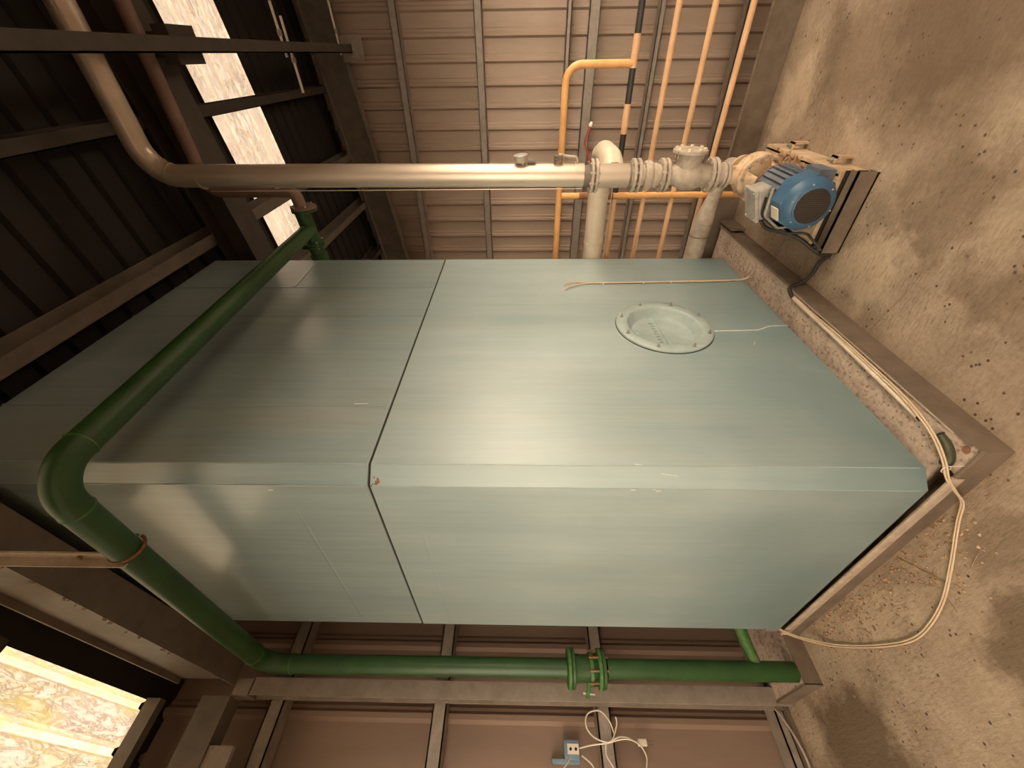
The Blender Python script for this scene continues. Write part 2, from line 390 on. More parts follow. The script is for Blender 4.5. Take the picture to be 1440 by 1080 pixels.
def purlin(x, y0, y1, w_=.07, hh=.17, mat='steel_dark', drop=0):
    z = roofz(x)-drop
    mb = MB(); mb.box(x, x+.006, y0, y1, z-hh, z-.012); mb.box(x, x+w_, y0, y1, z-hh, z-hh+.006); mb.box(x, x+w_, y0, y1, z-.018, z-.012)
    return mb.build('purlin', M[mat], ceil)
purlin(.62, YN, YB); purlin(-.345, YN, YB); purlin(-1.08, YN, YB, .085, .17, 'steel'); purlin(-1.66, 3.25, YB, .08, mat='steel'); purlin(-2.3, 3.25, YB); purlin(1.4, YN, YB); purlin(-1.9, YN, .58)

# ------------------------------------------------------------------ steel frame
def rafter(yc, w_, z0, top, x0, x1, label, mat, web=None):
    t = thing('steel_rafter', label, 'beam', (x0, yc, roofz(x0, z0)))
    def slab(ya, yb, za, zb):
        v = []
        for zz in (za, zb):
            for (xx, yy) in ((x0, ya), (x1, ya), (x1, yb), (x0, yb)): v.append((xx, yy, roofz(xx, zz)))
        return MB().hexa(v)
    slab(yc-w_/2, yc+w_/2, z0, z0+.014).build('bottom_flange', M[mat], t)
    wy = yc if web is None else web
    slab(wy-.005, wy+.005, z0+.012, top-.012).build('web', M[mat], t)
    slab(yc-w_/2, yc+w_/2, top-.014, top).build('top_flange', M[mat], t)
    return t
raf = rafter(.742, .15, 3.60, 3.95, XL+.10, XR, 'near steel rafter with flaking paint, above the green pipe', 'steel', .70)
rafter(3.05, .24, 3.72, 3.95, XL+.10, XR, 'dark steel rafter beside the long narrow rooflight strip', 'steel_dark')
rafter(5.98, .14, 3.60, 3.94, XL+.10, XR, 'sloping steel rafter across the top of the far cladding wall', 'steel')
# flaking paint curls on the near rafter's lower edge
fk = MB()
for i in range(26):
    x = random.uniform(-2.8, -1.35); z = roofz(x, 3.60)+random.uniform(0, .012); y = .667-random.uniform(0, .003); a = random.uniform(-.5, .5); l = random.uniform(.005, .018)
    fk.hexa([(x, y-.004, z), (x+l*cos(a), y-.006, z+l*sin(a)), (x+l*cos(a), y, z+l*sin(a)), (x, y, z), (x, y-.005, z+.004), (x+l*cos(a), y-.010, z+l*sin(a)+.003), (x+l*cos(a), y, z+l*sin(a)+.003), (x, y, z+.004)])
o = fk.build('paint_flakes', M['lip'], raf); tag(o, kind='stuff')
o = MB().box(-2.9, -1.2, .664, .667, 0, .001)
# columns
def column(y0, y1, x0, x1, z1, label, z0=0):
    t = thing('steel_column', label, 'column', ((x0+x1)/2, (y0+y1)/2, z0))
    MB().box(x1-.01, x1, y0, y1, z0, z1).build('flange', M['girt'], t)
    MB().box(x0, x0+.01, y0, y1, z0, z1).build('flange', M['girt'], t)
    MB().box(x0+.009, x1-.009, (y0+y1)/2-.004, (y0+y1)/2+.004, z0, z1).build('web', M['girt'], t)
    return t
column(.622, .708, XL-.001, XL+.10, 3.13, 'steel column against the left wall beside the green pipe')
column(3.25, 3.42, XL+.001, XL+.12, 3.3, 'steel column hidden behind the tank', -1.6)
# eave beam on top of the left wall
t = thing('eave_beam', 'steel eave beam along the top of the left wall', 'beam', (XL, 0, 3.24))
MB().box(XL-.02, XL+.10, YN, .615, 3.235, 3.40).build('beam_body', M['steel'], t)
MB().box(XL+.06, XL+.09, .26, .40, 3.10, 3.234).build('cleat', M['girt'], t)
MB().box(XL-.02, XL+.10, .620, .70, 3.14, 3.234).build('end_plate', M['girt'], t)
MB().box(-2.955, -2.90, YN, .605, 3.66, 3.742).build('closure_angle', M['steel'], t)
# overhead service beam with clips
t = thing('overhead_beam', 'long slim steel beam crossing in front of the rooflight strip', 'beam', (.05, 2.3, 3.45))
MB().box(.022, .095, -2.0, 5.92, 3.45, 3.456).box(.022, .030, -2.0, 5.92, 3.45, 3.53).box(.022, .095, -2.0, 5.92, 3.524, 3.53).build('channel', M['steel_dark'], t)
MB().box(-.03, .15, 2.95, 3.19, 3.534, 3.62).box(.0, .12, 2.99, 3.15, 3.62, 3.722).build('hanger_clip', M['steel_dark'], t)
MB().box(-.03, .15, 5.80, 5.90, 3.42, 3.449).box(-.06, .18, 5.902, 5.912, 3.36, 3.60).build('end_bracket', M['girt'], t)
for i, (x, y, l, lab) in enumerate(((.345, 4.36, .35, 'thin pale rod under the roof, nearest the rooflight strip'), (.262, 4.48, .52, 'longer thin pale rod under the roof beside the first'), (.445, 5.69, .44, 'thin pale rod under the roof near the far gable'))):
    t = thing('conduit_rod', lab, 'rod', (x, y, 3.55))
    MB().sweep([(x, y, 3.56), (x-l, y, 3.545)], .011, 8).build('rod', M['white'], t)
    MB().lathe((x-l*.55, y, 3.55), (1, 0, 0), [(-.02, .018), (.02, .018)], 10).build('clip', M['girt'], t)
# toe plate at the slab edge
kp = MB().box(-3.0, XR, SLAB_Y-.012, SLAB_Y-.002, 0, .17).box(-3.0, XR, SLAB_Y-.03, SLAB_Y-.002, .165, .172).build('trim_2', M['channel']); tag(kp, 'steel toe plate along the slab edge', kind='structure')
# pale cable tray along the back wall, low girt support
t = thing('cable_tray', 'pale grey channel running across the brown cladding behind the orange guardrail', 'tray', (0, 5.99, .7))
MB().box(XL+.2, XR, 5.955, 5.962, .70, .815).box(XL+.2, XR, 5.955, 6.04, .808, .815).box(XL+.2, XR, 5.955, 6.04, .70, .707).build('tray_body', M['girt'], t)

# ------------------------------------------------------------------ tank
TX0, TX1, TY0, TY1, ZJ, ZT, ZB = -2.464, -1.143, .872, 2.794, 2.098, 3.785, .128
tank = thing('cooling_tank', 'big weathered teal rectangular metal tank filling the middle of the picture', 'tank', (-1.8, 1.83, .1))
CH = .055
def ring(off=0, c=CH):
    x0, x1, y0, y1 = TX0+off, TX1-off, TY0+off, TY1-off
    return [(x1, y1), (x0, y1), (x0, y0), (x1-c, y0), (x1, y0+c)]
def casing(z0, z1, mat, name, off=0):
    mb = MB(); mb.prism([(x, y, z0) for x, y in ring(off)], (0, 0, z0), (0, 0, z1)); return mb.build(name, M[mat], tank, bevel=.004)
def holed_casing(z0, z1, cy_, cz_, r_):
    mb = MB(); R_ = ring()
    lo = [(x, y, z0) for x, y in R_]; hi = [(x, y, z1) for x, y in R_]; n = len(R_)
    mb.add(lo+hi, [tuple(range(n))[::-1], tuple(range(n, 2*n))]+[(i, (i+1)%n, n+(i+1)%n, n+i) for i in range(n-1)])
    ya, yb = TY0+CH, TY1; cor = [math.atan2(z-cz_, y-cy_) for y in (ya, yb) for z in (z0, z1)]
    A = sorted(set([2*pi*k/72-pi for k in range(72)]+cor)); v = []; m_ = len(A)
    for a in A:
        c_, s_ = cos(a), sin(a); ts = []
        if c_ > 1e-9: ts.append((yb-cy_)/c_)
        if c_ < -1e-9: ts.append((ya-cy_)/c_)
        if s_ > 1e-9: ts.append((z1-cz_)/s_)
        if s_ < -1e-9: ts.append((z0-cz_)/s_)
        t_ = min(ts); v += [(TX1, cy_+r_*c_, cz_+r_*s_), (TX1, cy_+t_*c_, cz_+t_*s_)]
    mb.add(v, [(2*i, 2*i+1, (2*i+3)%(2*m_), (2*i+2)%(2*m_)) for i in range(m_)])
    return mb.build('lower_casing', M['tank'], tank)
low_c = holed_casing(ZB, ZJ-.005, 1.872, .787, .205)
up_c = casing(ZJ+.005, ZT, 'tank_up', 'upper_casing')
casing(ZJ-.02, ZJ+.02, 'gasket', 'joint_seal', .006)
casing(.0925, ZB+.005, 'gasket', 'base_gasket', .075)
# folded edge ridges each side of the corner strip and the rust at the joint
MB().box(TX1-CH-.003, TX1-CH+.001, TY0-.0015, TY0, ZB+.02, ZJ-.02).build('fold_line', M['cover'], low_c, origin=tank.location)
MB().box(TX1-.0, TX1+.0015, TY0+CH-.001, TY0+CH+.003, ZB+.02, ZJ-.02).build('fold_line', M['cover'], low_c, origin=tank.location)
MB().box(TX1-CH-.003, TX1-CH+.001, TY0-.0015, TY0, ZJ+.02, ZT-.02).build('fold_line', M['cover'], up_c, origin=tank.location)
MB().box(TX1-.0, TX1+.0015, TY0+CH-.001, TY0+CH+.003, ZJ+.02, ZT-.02).build('fold_line', M['cover'], up_c, origin=tank.location)
r_ = MB()
for i in range(9):
    t_ = random.random()*.4; zz = ZJ-.008-random.random()*.028; x = TX1-CH*(1-t_); y = TY0+CH*t_
    q = random.uniform(.003, .007); r_.lathe((x, y, zz), (1, -1, 0), [(-.002, q), (.0016, q*.6)], 7)
r_.build('rust_spots', M['rust'], low_c, origin=tank.location)
# upper casing seams: vertical laps on the right face, a diagonal stiffener fold, ribs on the front
sm = MB()
for yv in (2.35, 1.99, 1.235): sm.box(TX1, TX1+.0025, yv-.004, yv+.004, ZJ+.02, ZT)
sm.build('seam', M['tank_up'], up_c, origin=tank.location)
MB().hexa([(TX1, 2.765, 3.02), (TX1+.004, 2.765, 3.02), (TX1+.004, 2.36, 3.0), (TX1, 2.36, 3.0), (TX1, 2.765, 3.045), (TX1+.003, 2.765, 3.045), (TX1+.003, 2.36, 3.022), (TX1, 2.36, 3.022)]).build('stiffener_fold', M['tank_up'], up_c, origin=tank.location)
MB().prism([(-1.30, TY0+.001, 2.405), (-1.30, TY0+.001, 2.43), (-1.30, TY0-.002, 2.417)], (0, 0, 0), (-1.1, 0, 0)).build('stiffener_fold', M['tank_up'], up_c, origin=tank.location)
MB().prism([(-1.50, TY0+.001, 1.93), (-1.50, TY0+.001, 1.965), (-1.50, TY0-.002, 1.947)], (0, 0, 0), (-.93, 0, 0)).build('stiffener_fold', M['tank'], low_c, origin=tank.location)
# scratches
def scr(pts, w_=.0016):
    sc = MB()
    for (a, b) in zip(pts[:-1], pts[1:]):
        a = Vector(a); b = Vector(b); n = (b-a).cross(Vector((1, 0, 0))).normalized()*w_; e = Vector((.0006, 0, 0))
        sc.hexa([a-n, b-n, b-n+e, a-n+e, a+n, b+n, b+n+e, a+n+e])
    sc.build('scratch', M['scratch'], low_c, origin=tank.location)
X = TX1
for pts, w_ in (([(X, .935, 1.14), (X, .928, 1.10)], .0016), ([(X-.018, TY0+CH-.018, 1.05), (X-.024, TY0+CH-.024, .99)], .0016), ([(X, 1.70, .385), (X, 1.73, .365)], .0014), ([(X, 1.83, .54), (X, 1.835, .40), (X, 1.84, .30)], .0028), ([(X, 1.84, .30), (X, 1.88, .22), (X, 1.885, .12)], .0022), ([(X, 1.25, 2.26), (X, 1.252, 2.20)], .002)):
    scr(pts, w_)
for (x, z, l) in ((-1.21, 1.14, .03), (-1.215, 1.05, .03), (-1.205, 1.07, .02), (-1.23, 2.46, .03)):
    MB().box(x, x+.005, TY0-.0008, TY0, z, z+l*.6).build('scratch', M['scratch'], low_c, origin=tank.location)
# round inspection cover
mc = (TX1, 1.872, .787); R0 = .25
DD = -.042
cv = MB().lathe(mc, (1, 0, 0), [(.0, R0+.001), (.010, R0+.001), (.014, R0-.002), (.015, .200), (.013, .192), (.004, .186), (DD+.006, .164), (DD, .156), (DD, 0)], 72, True, cap=False)
cv = cv.build('inspection_cover', M['cover'], tank)
MB().lathe(mc, (1, 0, 0), [(.0, R0+.004), (.003, R0+.004), (.003, R0-.01)], 72, False, cap=False).build('gasket_ring', M['gasket'], cv, origin=tank.location)
angs = [21, -24, -67, -112, -156, 158, 112, 69]
for i, a in enumerate(angs):
    a = radians(a); p = (TX1+.0148, mc[1]+.226*cos(a), mc[2]+.226*sin(a))
    b = MB(); b.lathe(p, (1, 0, 0), [(0, .0105), (.002, .0105)], 16); b.lathe(p, (1, 0, 0), [(.002, .0075), (.009, .0075)], 6); b.lathe(p, (1, 0, 0), [(.009, .004), (.019, .004)], 8)
    b.build('bolt', M['bolt'], cv, origin=tank.location)
em = MB(); EX = TX1+DD-.0005
em.hexa([(EX, 1.72, .775), (EX+.004, 1.72, .778), (EX+.004, 2.0, .790), (EX, 2.0, .787), (EX, 1.72, .781), (EX+.004, 1.72, .781), (EX+.004, 2.0, .793), (EX, 2.0, .794)])
for i in range(9):
    y = 1.752+i*.027; z = .803+i*.0012
    em.box(EX, EX+.005, y, y+.005, z, z+.020); em.box(EX, EX+.005, y+.006, y+.014, z+(.0 if i % 2 else .013), z+(.005 if i % 2 else .018))
em.lathe((EX, 1.855, .925), (1, 0, 0), [(.0, .022), (.004, .021), (.005, .016), (.002, .012), (.006, .006), (.006, 0)], 20)
em.box(EX, EX+.004, 1.825, 1.834, .915, .933); em.box(EX, EX+.004, 1.876, 1.885, .915, .933)
em.build('embossed_marks', M['cover'], cv, origin=tank.location)

# ------------------------------------------------------------------ plinth and steel kerb
pl = thing('plinth', 'low concrete plinth with brown steel edging under the tank', 'plinth', (-1.7, 1.9, 0))
MB().box(TX0-.02, -.9905, .945, 3.02, 0, .092).box(-1.11, -.9905, .876, .946, 0, .092).build('concrete_top', M['plinth'], pl)
def kerb_y():
    mb = MB(); mb.box(-.990, -.984, .8735, 3.03, 0, .098); mb.box(-1.000, -.9845, .90, 3.03, .093, .0995); return mb
kerb_y().build('edging', M['channel'], pl)
MB().box(-1.004, -.998, .96, 3.02, .092, .1005).build('weld_lip', M['lip'], pl)
kx = MB(); kx.prism([(-.984, .864, 0), (-.984, .864, .088), (-.984, .868, .0965), (-.984, .873, .0965), (-.984, .873, 0)], (0, 0, 0), (-1.56, 0, 0)); kx.build('edging', M['channel'], pl)
MB().prism([(-1.12, .8625, .062), (-1.12, .8620, .086), (-1.12, .864, .0935), (-1.12, .868, .0975), (-1.12, .874, .0975), (-1.12, .874, .062)], (0, 0, 0), (-1.41, 0, 0)).build('rolled_flange', M['lip'], pl)
MB().lathe((-1.02, .905, .0925), (0, 0, 1), [(0, .013), (.001, .013)], 18).build('rust_stain', M['rust'], pl)
# mortar crumbs on the plinth
cb = MB()
for i in range(170):
    y = random.uniform(.95, 2.9); x = random.uniform(-1.13, -1.05); q = random.uniform(.0015, .0055)
    cb.lathe((x, y, .092), (random.uniform(-.4, .4), random.uniform(-.4, .4), 1), [(-.001, q), (q*.5, q*.9), (q*1.1, q*.3)], 5)
o = cb.build('crumbs', M['dirt'], pl); tag(o, kind='stuff')
# small pad under the green riser
pd = thing('pipe_pad', 'small low pad carrying the foot of the green pipe', 'pad', (-2.75, .8, 0))
MB().box(-2.90, -2.52, .64, 1.1, 0, .085).build('slab', M['plinth'], pd)
MB().box(-2.519, -2.512, .635, .864, 0, .092).box(-2.90, -2.512, .632, .639, 0, .092).build('edging', M['channel'], pd)
MB().box(-2.56, -2.50, .895, .99, .092, .16).build('bracket', M['lip'], pd)
# strip plate leaning beyond the plinth's rear corner
MB().box(-.97, -.955, 2.85, 3.05, 0, .10).build('edging', M['channel'], pl)

# ------------------------------------------------------------------ guardrail at the slab edge
gr = thing('guardrail', 'orange tubular guardrail with a black-striped rail at the slab edge', 'railing', (-.5, 2.95, 0))
GY = 2.95
def rail(pts, r, mat, name='rail'): return MB().sweep(pts, r, 14).build(name, M[mat], gr)
rail(bend([(-2.6, GY, 1.295), (-.055, GY, 1.295), (-.055, GY, .915)], .09), .021, 'orange', 'top_rail')
rail([(-2.6, GY, .913), (-.78, GY, .913)], .019, 'orange_pale')
xs = [-.76, -.33, -.215, -.09, .03, .155, .28, .41, .54]
xs = [-.78, -.36, -.21, -.085, .05, .21, .35, .49, .63, .77]
cols = ['black', 'orange', 'black', 'orange', 'black', 'orange', 'black', 'orange', 'black']
sr = MB().sweep([(-.78, GY, .913), (XR-.05, GY, .913)], .0185, 14).build('striped_rail', M['black'], gr)
for a, b, c in ((-.40, -.245, 'orange_pale'), (-.075, .075, 'orange_pale'), (.30, .45, 'orange_pale'), (.6, .75, 'orange_pale')):
    MB().sweep([(a, GY, .913), (b, GY, .913)], .0195, 14).build('stripe', M[c], sr, origin=gr.location)
for z, r in ((.715, .0165), (.522, .0165), (.322, .0165)): rail([(-2.6, GY, z), (XR-.05, GY, z)], r, 'orange_pale')
rail([(-.757, GY-.012, 1.28), (-.757, GY-.012, 0)], .020, 'orange', 'post')
rail([(-2.3, GY-.012, 1.28), (-2.3, GY-.012, 0)], .020, 'orange', 'post')
rail([(1.3, GY-.012, 1.28), (1.6, GY-.012, 0)], .020, 'orange', 'post')
rail([(-.757, GY-.014, 1.16), (-.757, GY-.014, .93)], .0225, 'rust', 'rust_patch').hide_render = False

# ------------------------------------------------------------------ silver riser and overhead run
RX, RY = -.523, 2.42
sr = thing('insulated_pipe', 'silver jacketed pipe dropping beside the tank from an overhead elbow', 'pipe', (RX, RY, 1.2))
p = bend([(RX+.004, RY, 1.215), (RX+.018, RY, 3.60), (XR-.06, RY, 3.62)], .16, 8)
MB().sweep(p, .0585, 28).build('jacket', M['jacket'], sr)
for z, rr2 in ((2.085, .0595), (1.263, .0605), (3.33, .0595), (2.92, .0595)):
    MB().lathe((RX+.008, RY, z), (0, 0, 1), [(-.004, rr2), (.004, rr2)], 28, True).build('jacket_band', M['jacket'], sr)
for a in (20, 42, 64):   # mitred elbow seams
    a = radians(a); c = Vector((RX+.018+.16, RY, 3.44)); q = c+Vector((-cos(a), 0, sin(a)))*.16; d = Vector((sin(a), 0, cos(a)))
    MB().lathe(q, d, [(-.003, .0605), (.003, .0605)], 28, True).build('elbow_seam', M['jacket'], sr)
MB().box(RX-.0605, RX-.057, RY-.02, RY-.014, 1.22, 3.3).build('lap_seam', M['jacket'], sr)
# gauge stub, coil gauge, small elbow
gs = thing('dial_gauge', 'small round gauge head standing on the silver riser', 'gauge', (RX+.06, RY, 1.54))
g = MB(); g.lathe((RX+.055, RY-.01, 1.545), (1, 0, 0), [(0, .010), (.02, .010)], 12); g.build('stem', M['bolt'], gs)
MB().lathe((RX+.072, RY-.012, 1.553), (1, 0, .1), [(0, .030), (.024, .036), (.028, .036)], 24).build('case', M['castgrey'], gs)
MB().lathe((RX+.098, RY-.012, 1.556), (1, 0, .1), [(0, .039), (.008, .039), (.012, .032)], 24).build('bezel', M['bolt'], gs)
MB().sweep([(RX+.078, RY-.012, 1.52), (RX+.073, RY-.012, 1.475)], [.014, .009], 10).build('neck', M['steel'], gs)
cg = thing('siphon_coil', 'small coiled wire siphon on the silver riser near the flanges', 'gauge', (RX+.06, RY, 1.35))
pts = [(RX+.075+.0, RY, 1.36)]
hel = [(RX+.062+.045*i/60, RY-.005+.022*cos(i*2*pi/12), 1.355+.022*sin(i*2*pi/12)) for i in range(61)]
MB().sweep(hel, .0032, 6).build('coil', M['steel'], cg)
MB().sweep(bend([(RX+.105, RY-.005, 1.355), (RX+.095, RY, 1.30), (RX+.092, RY, 1.255), (RX+.056, RY, 1.25)], .02, 6), [.0035]*7+[.009]*8+[.010]*1 if False else .007, 10).build('elbow', M['castgrey'], cg)
MB().sweep([(RX+.05, RY-.005, 1.355), (RX+.064, RY-.005, 1.355)], .02, 12).build('base', M['castgrey'], cg)

# valve train
vt = thing('valve_train', 'dusty grey flanged valve assembly between the silver riser and the pump', 'valve', (RX, RY, .46))
def flange(z, r=.084, th=.016, n=8, mat='castgrey', par=vt, c=(RX, RY), ax=(0, 0, 1)):
    f = MB().lathe((c[0], c[1], z), ax, [(-th/2, r-.003), (-th/2+.003, r), (th/2-.003, r), (th/2, r-.003)], 32).build('flange', M[mat], par)
    return f
def bolts(z, n=8, R=.068, par=None, half=.027):
    for k in range(n):
        a = 2*pi*(k+.5)/n; b = MB(); b.sweep([(RX+R*cos(a), RY+R*sin(a), z-half), (RX+R*cos(a), RY+R*sin(a), z+half)], .006, 6)
        b.lathe((RX+R*cos(a), RY+R*sin(a), z-half+.004), (0, 0, 1), [(0, .0105), (.009, .0105)], 6); b.lathe((RX+R*cos(a), RY+R*sin(a), z+half-.013), (0, 0, 1), [(0, .0105), (.009, .0105)], 6)
        b.build('bolt', M['castgrey'], par or vt)
MB().sweep([(RX, RY, 1.14), (RX, RY, 1.218)], [.052, .052], 24).build('pipe_stub', M['steel'], vt)
flange(1.172); flange(1.148); bolts(1.16)
MB().sweep([(RX, RY, .955), (RX, RY, 1.14)], .060, 28).build('spool', M['jacket'], vt)
MB().lathe((RX, RY, .968), (0, 0, 1), [(-.006, .062), (.006, .062)], 28).build('band', M['steel'], vt)
flange(.948); flange(.921); bolts(.934)
MB().sweep([(RX, RY, .76), (RX, RY, .93)], .050, 24).build('pipe_stub', M['castgrey'], vt)
MB().lathe((RX, RY, .868), (0, 0, 1), [(-.022, .066), (-.008, .074), (.012, .074), (.022, .066)], 28, False).build('joint_collar', M['castgrey'], vt)
MB().lathe((RX, RY, .83), (0, 0, 1), [(-.03, .052), (0, .062), (.03, .052)], 28, True).build('rubber_bellows', M['castgrey'], vt)
flange(.796); flange(.772); bolts(.784)
# swing check valve: bulged body, top bonnet facing right
vb = MB().lathe((RX, RY, .53), (0, 0, 1), [(0, .048), (.03, .052), (.08, .070), (.13, .076), (.17, .062), (.21, .046), (.24, .046)], 28, True).build('valve_body', M['castgrey'], vt)
MB().lathe((RX+.03, RY, .662), (1, 0, 0), [(0, .060), (.05, .066), (.078, .070)], 28, True).build('bonnet_neck', M['castgrey'], vt)
MB().lathe((RX+.106, RY, .665), (1, 0, 0), [(0, .086), (.004, .088), (.016, .088), (.020, .084)], 32).build('bonnet_flange', M['castgrey'], vt)
for k in range(8):
    a = 2*pi*(k+.5)/8; q = (RX+.126, RY+.07*cos(a), .665+.07*sin(a))
    MB().lathe(q, (1, 0, 0), [(0, .0095), (.008, .0095)], 6).build('bolt', M['label'], vt)
    MB().lathe((q[0]-.045, q[1], q[2]), (1, 0, 0), [(0, .006), (.026, .006)], 6).build('bolt', M['castgrey'], vt)
flange(.540, .086); flange(.516, .086); bolts(.528, 8, .07)
MB().sweep([(RX, RY, .44), (RX, RY, .52)], [.050, .054], 24).build('reducer', M['castgrey'], vt)
flange(.470, .062); flange(.448, .066)
# lever
lv = MB(); lv.sweep([(RX+.055, RY-.01, 1.172), (RX+.10, RY-.02, 1.20), (RX+.16, RY-.02, 1.225), (RX+.235, RY-.02, 1.205)], [.006, .005, .005, .006], 8); lv.build('lever', M['redlever'], vt)
MB().lathe((RX+.232, RY-.02, 1.205), (1, 0, -.3), [(0, .008), (.012, .009), (.02, .004)], 10).build('lever_knob', M['white'], vt)

# branch pipe behind the riser
bp = thing('branch_pipe', 'cream jacketed pipe running behind the tank with an elbow at the silver riser', 'pipe', (-.9, 2.8, .95))
MB().sweep(bend([(-2.3, 2.868, 1.02), (-.475, 2.868, 1.045), (-.475, 2.60, 1.045), (RX, 2.47, 1.045)], .085, 8), .066, 28).build('jacket', M['cream'], bp)
for x in (-.72, -1.05): MB().lathe((x, 2.868, 1.038), (1, 0, 0), [(-.006, .068), (.006, .068)], 28).build('jacket_band', M['cream'], bp)
for x in (-.55, -.49): MB().lathe((x, 2.858 if x < -.52 else 2.83, 1.043), (1, -.2 if x < -.52 else -.9, 0), [(-.012, .070), (.012, .070)], 28).build('elbow_seam', M['cream'], bp)
MB().box(-2.3, -.58, 2.862, 2.872, .952, .9555).build('lap_seam', M['cream'], bp)

# ------------------------------------------------------------------ pump
AZ = .288; PX = -.531
bf = thing('pump_base', 'dusty cream steel base frame with a brown front channel carrying the blue pump', 'base', (-.58, 2.25, 0))
bt = MB(); bt.box(-.765, -.425, 2.02, 2.72, .098, .118); bt.build('deck_plate', M['baseframe'], bf, bevel=.003)
MB().prism([(-.425, 2.02, 0), (-.425, 2.02, .098), (-.425, 2.03, .098), (-.425, 2.03, 0)], (0, 0, 0), (-.34, 0, 0)).build('end_plate', M['gasket'], bf)
MB().prism([(-.425, 2.03, 0), (-.425, 2.03, .09), (-.44, 2.03, .118), (-.45, 2.03, .118), (-.45, 2.03, 0)], (0, 0, 0), (0, .69, 0)).build('side_rail', M['baseframe'], bf)
MB().prism([(-.765, 2.03, 0), (-.765, 2.03, .118), (-.745, 2.03, .118), (-.745, 2.03, 0)], (0, 0, 0), (0, .69, 0)).build('side_rail', M['baseframe'], bf)
fc = MB(); fc.box(-.775, -.415, 1.952, 1.96, 0, .092); fc.box(-.775, -.415, 1.952, 2.00, .084, .092); fc.box(-.775, -.415, 1.952, 2.0, 0, .008); fc.build('front_channel', M['channel'], bf)
MB().box(-.415, -.405, 1.945, 2.0, 0, .01).build('weld', M['lip'], bf)
for y in (2.17, 2.55):
    cl = MB(); cl.box(-.424, -.39, y-.02, y+.02, .07, .078); cl.box(-.40, -.39, y-.02, y+.02, .0, .078); cl.build('anchor_clip', M['baseframe'], bf)
    MB().lathe((-.408, y, .079), (0, 0, 1), [(0, .011), (.014, .010), (.014, .005), (.026, .005)], 8).build('anchor_bolt', M['bolt'], bf)
dm = MB()
for i in range(130):
    x = random.gauss(-.475, .022); y = random.gauss(2.44, .075)
    if x > -.428 or y > 2.7 or y < 2.2: continue
    q = random.uniform(.004, .016); dm.lathe((x, y, .116), (random.uniform(-.5, .5), random.uniform(-.5, .5), 1), [(-.002, q), (q*.5, q), (q*1.0, q*.4)], 7)
o = dm.build('mud_lumps', M['dirt'], bf); tag(o, kind='stuff')
pm = thing('water_pump', 'blue electric motor with rusty cream pump casing on the base frame', 'pump', (PX, 2.2, .12))
YV = RY
# volute + discharge neck
MB().lathe((PX, YV-.055, AZ), (0, 1, 0), [(0, .085), (.01, .104), (.04, .118), (.075, .116), (.10, .10), (.115, .07)], 36, True).build('pump_casing', M['rustcast'], pm)
MB().sweep([(PX+.005, YV, AZ+.08), (RX, YV, .44)], [.050, .044], 24).build('discharge_neck', M['rustcast'], pm)
MB().sweep([(PX, YV+.04, AZ), (PX, YV+.16, AZ)], [.055, .050], 20).build('suction_neck', M['rustcast'], pm)
MB().lathe((PX, YV+.15, AZ), (0, 1, 0), [(0, .075), (.016, .075)], 28).build('suction_flange', M['rustcast'], pm)
# lantern: two flanges joined by two curved arms, open windows between
f1 = MB().lathe((PX, YV-.068, AZ), (0, 1, 0), [(-.008, .113), (-.003, .117), (.012, .117)], 36).build('casing_flange', M['rustcast'], pm)
for k in range(10):
    a = 2*pi*(k+.5)/10; MB().lathe((PX+.102*cos(a), YV-.076, AZ+.102*sin(a)), (0, -1, 0), [(0, .009), (.008, .009), (.009, .005), (.014, .005)], 6).build('bolt', M['bolt'], pm)
def arm(a0, a1, name='lantern_arm'):
    n = 8; v = []; f = []
    st = [(YV-.076, .092), (YV-.115, .066), (YV-.17, .062), (YV-.205, .088)]
    for (y, r) in st:
        for k in range(n+1):
            a = a0+(a1-a0)*k/n
            v.append((PX+r*cos(a), y, AZ+r*sin(a))); v.append((PX+(r-.012)*cos(a), y, AZ+(r-.012)*sin(a)))
    m_ = 2*(n+1)
    for i in range(3):
        for k in range(n):
            b0 = i*m_+2*k; f += [(b0, b0+2, b0+m_+2, b0+m_), (b0+1, b0+m_+1, b0+m_+3, b0+3)]
        f += [(i*m_, i*m_+m_, i*m_+m_+1, i*m_+1), (i*m_+2*n, i*m_+2*n+1, i*m_+m_+2*n+1, i*m_+m_+2*n)]
    mb = MB(); mb.add(v, f, True); return mb.build(name, M['rustcast'], pm)
arm(radians(65), radians(165)); arm(radians(245), radians(345))
MB().sweep([(PX, YV-.06, AZ), (PX, YV-.22, AZ)], .022, 16).build('shaft', M['gasket'], pm)
MB().lathe((PX, YV-.222, AZ), (0, 1, 0), [(0, .100), (.016, .100)], 32).build('motor_flange', M['rust'], pm)
# motor
MR = .098
mt = MB().lathe((PX, 1.965, AZ), (0, 1, 0), [(0, MR-.002), (.03, MR), (.23, MR)], 36, True).build('motor_body', M['bluedark'], pm)
for k in range(26):
    a = 2*pi*k/26
    if 1.45 < a < 2.75: continue
    d = Vector((cos(a), 0, sin(a))); n = Vector((-sin(a), 0, cos(a)))*.002; c = Vector((PX, 0, AZ))
    p0 = c+d*(MR-.002); p1 = c+d*(MR+.013)
    MB().prism([(q.x, 1.99, q.z) for q in (p0-n, p1-n, p1+n, p0+n)], (0, 0, 0), (0, .195, 0)).build('cooling_fin', M['bluedark'], pm)
FY = 1.868
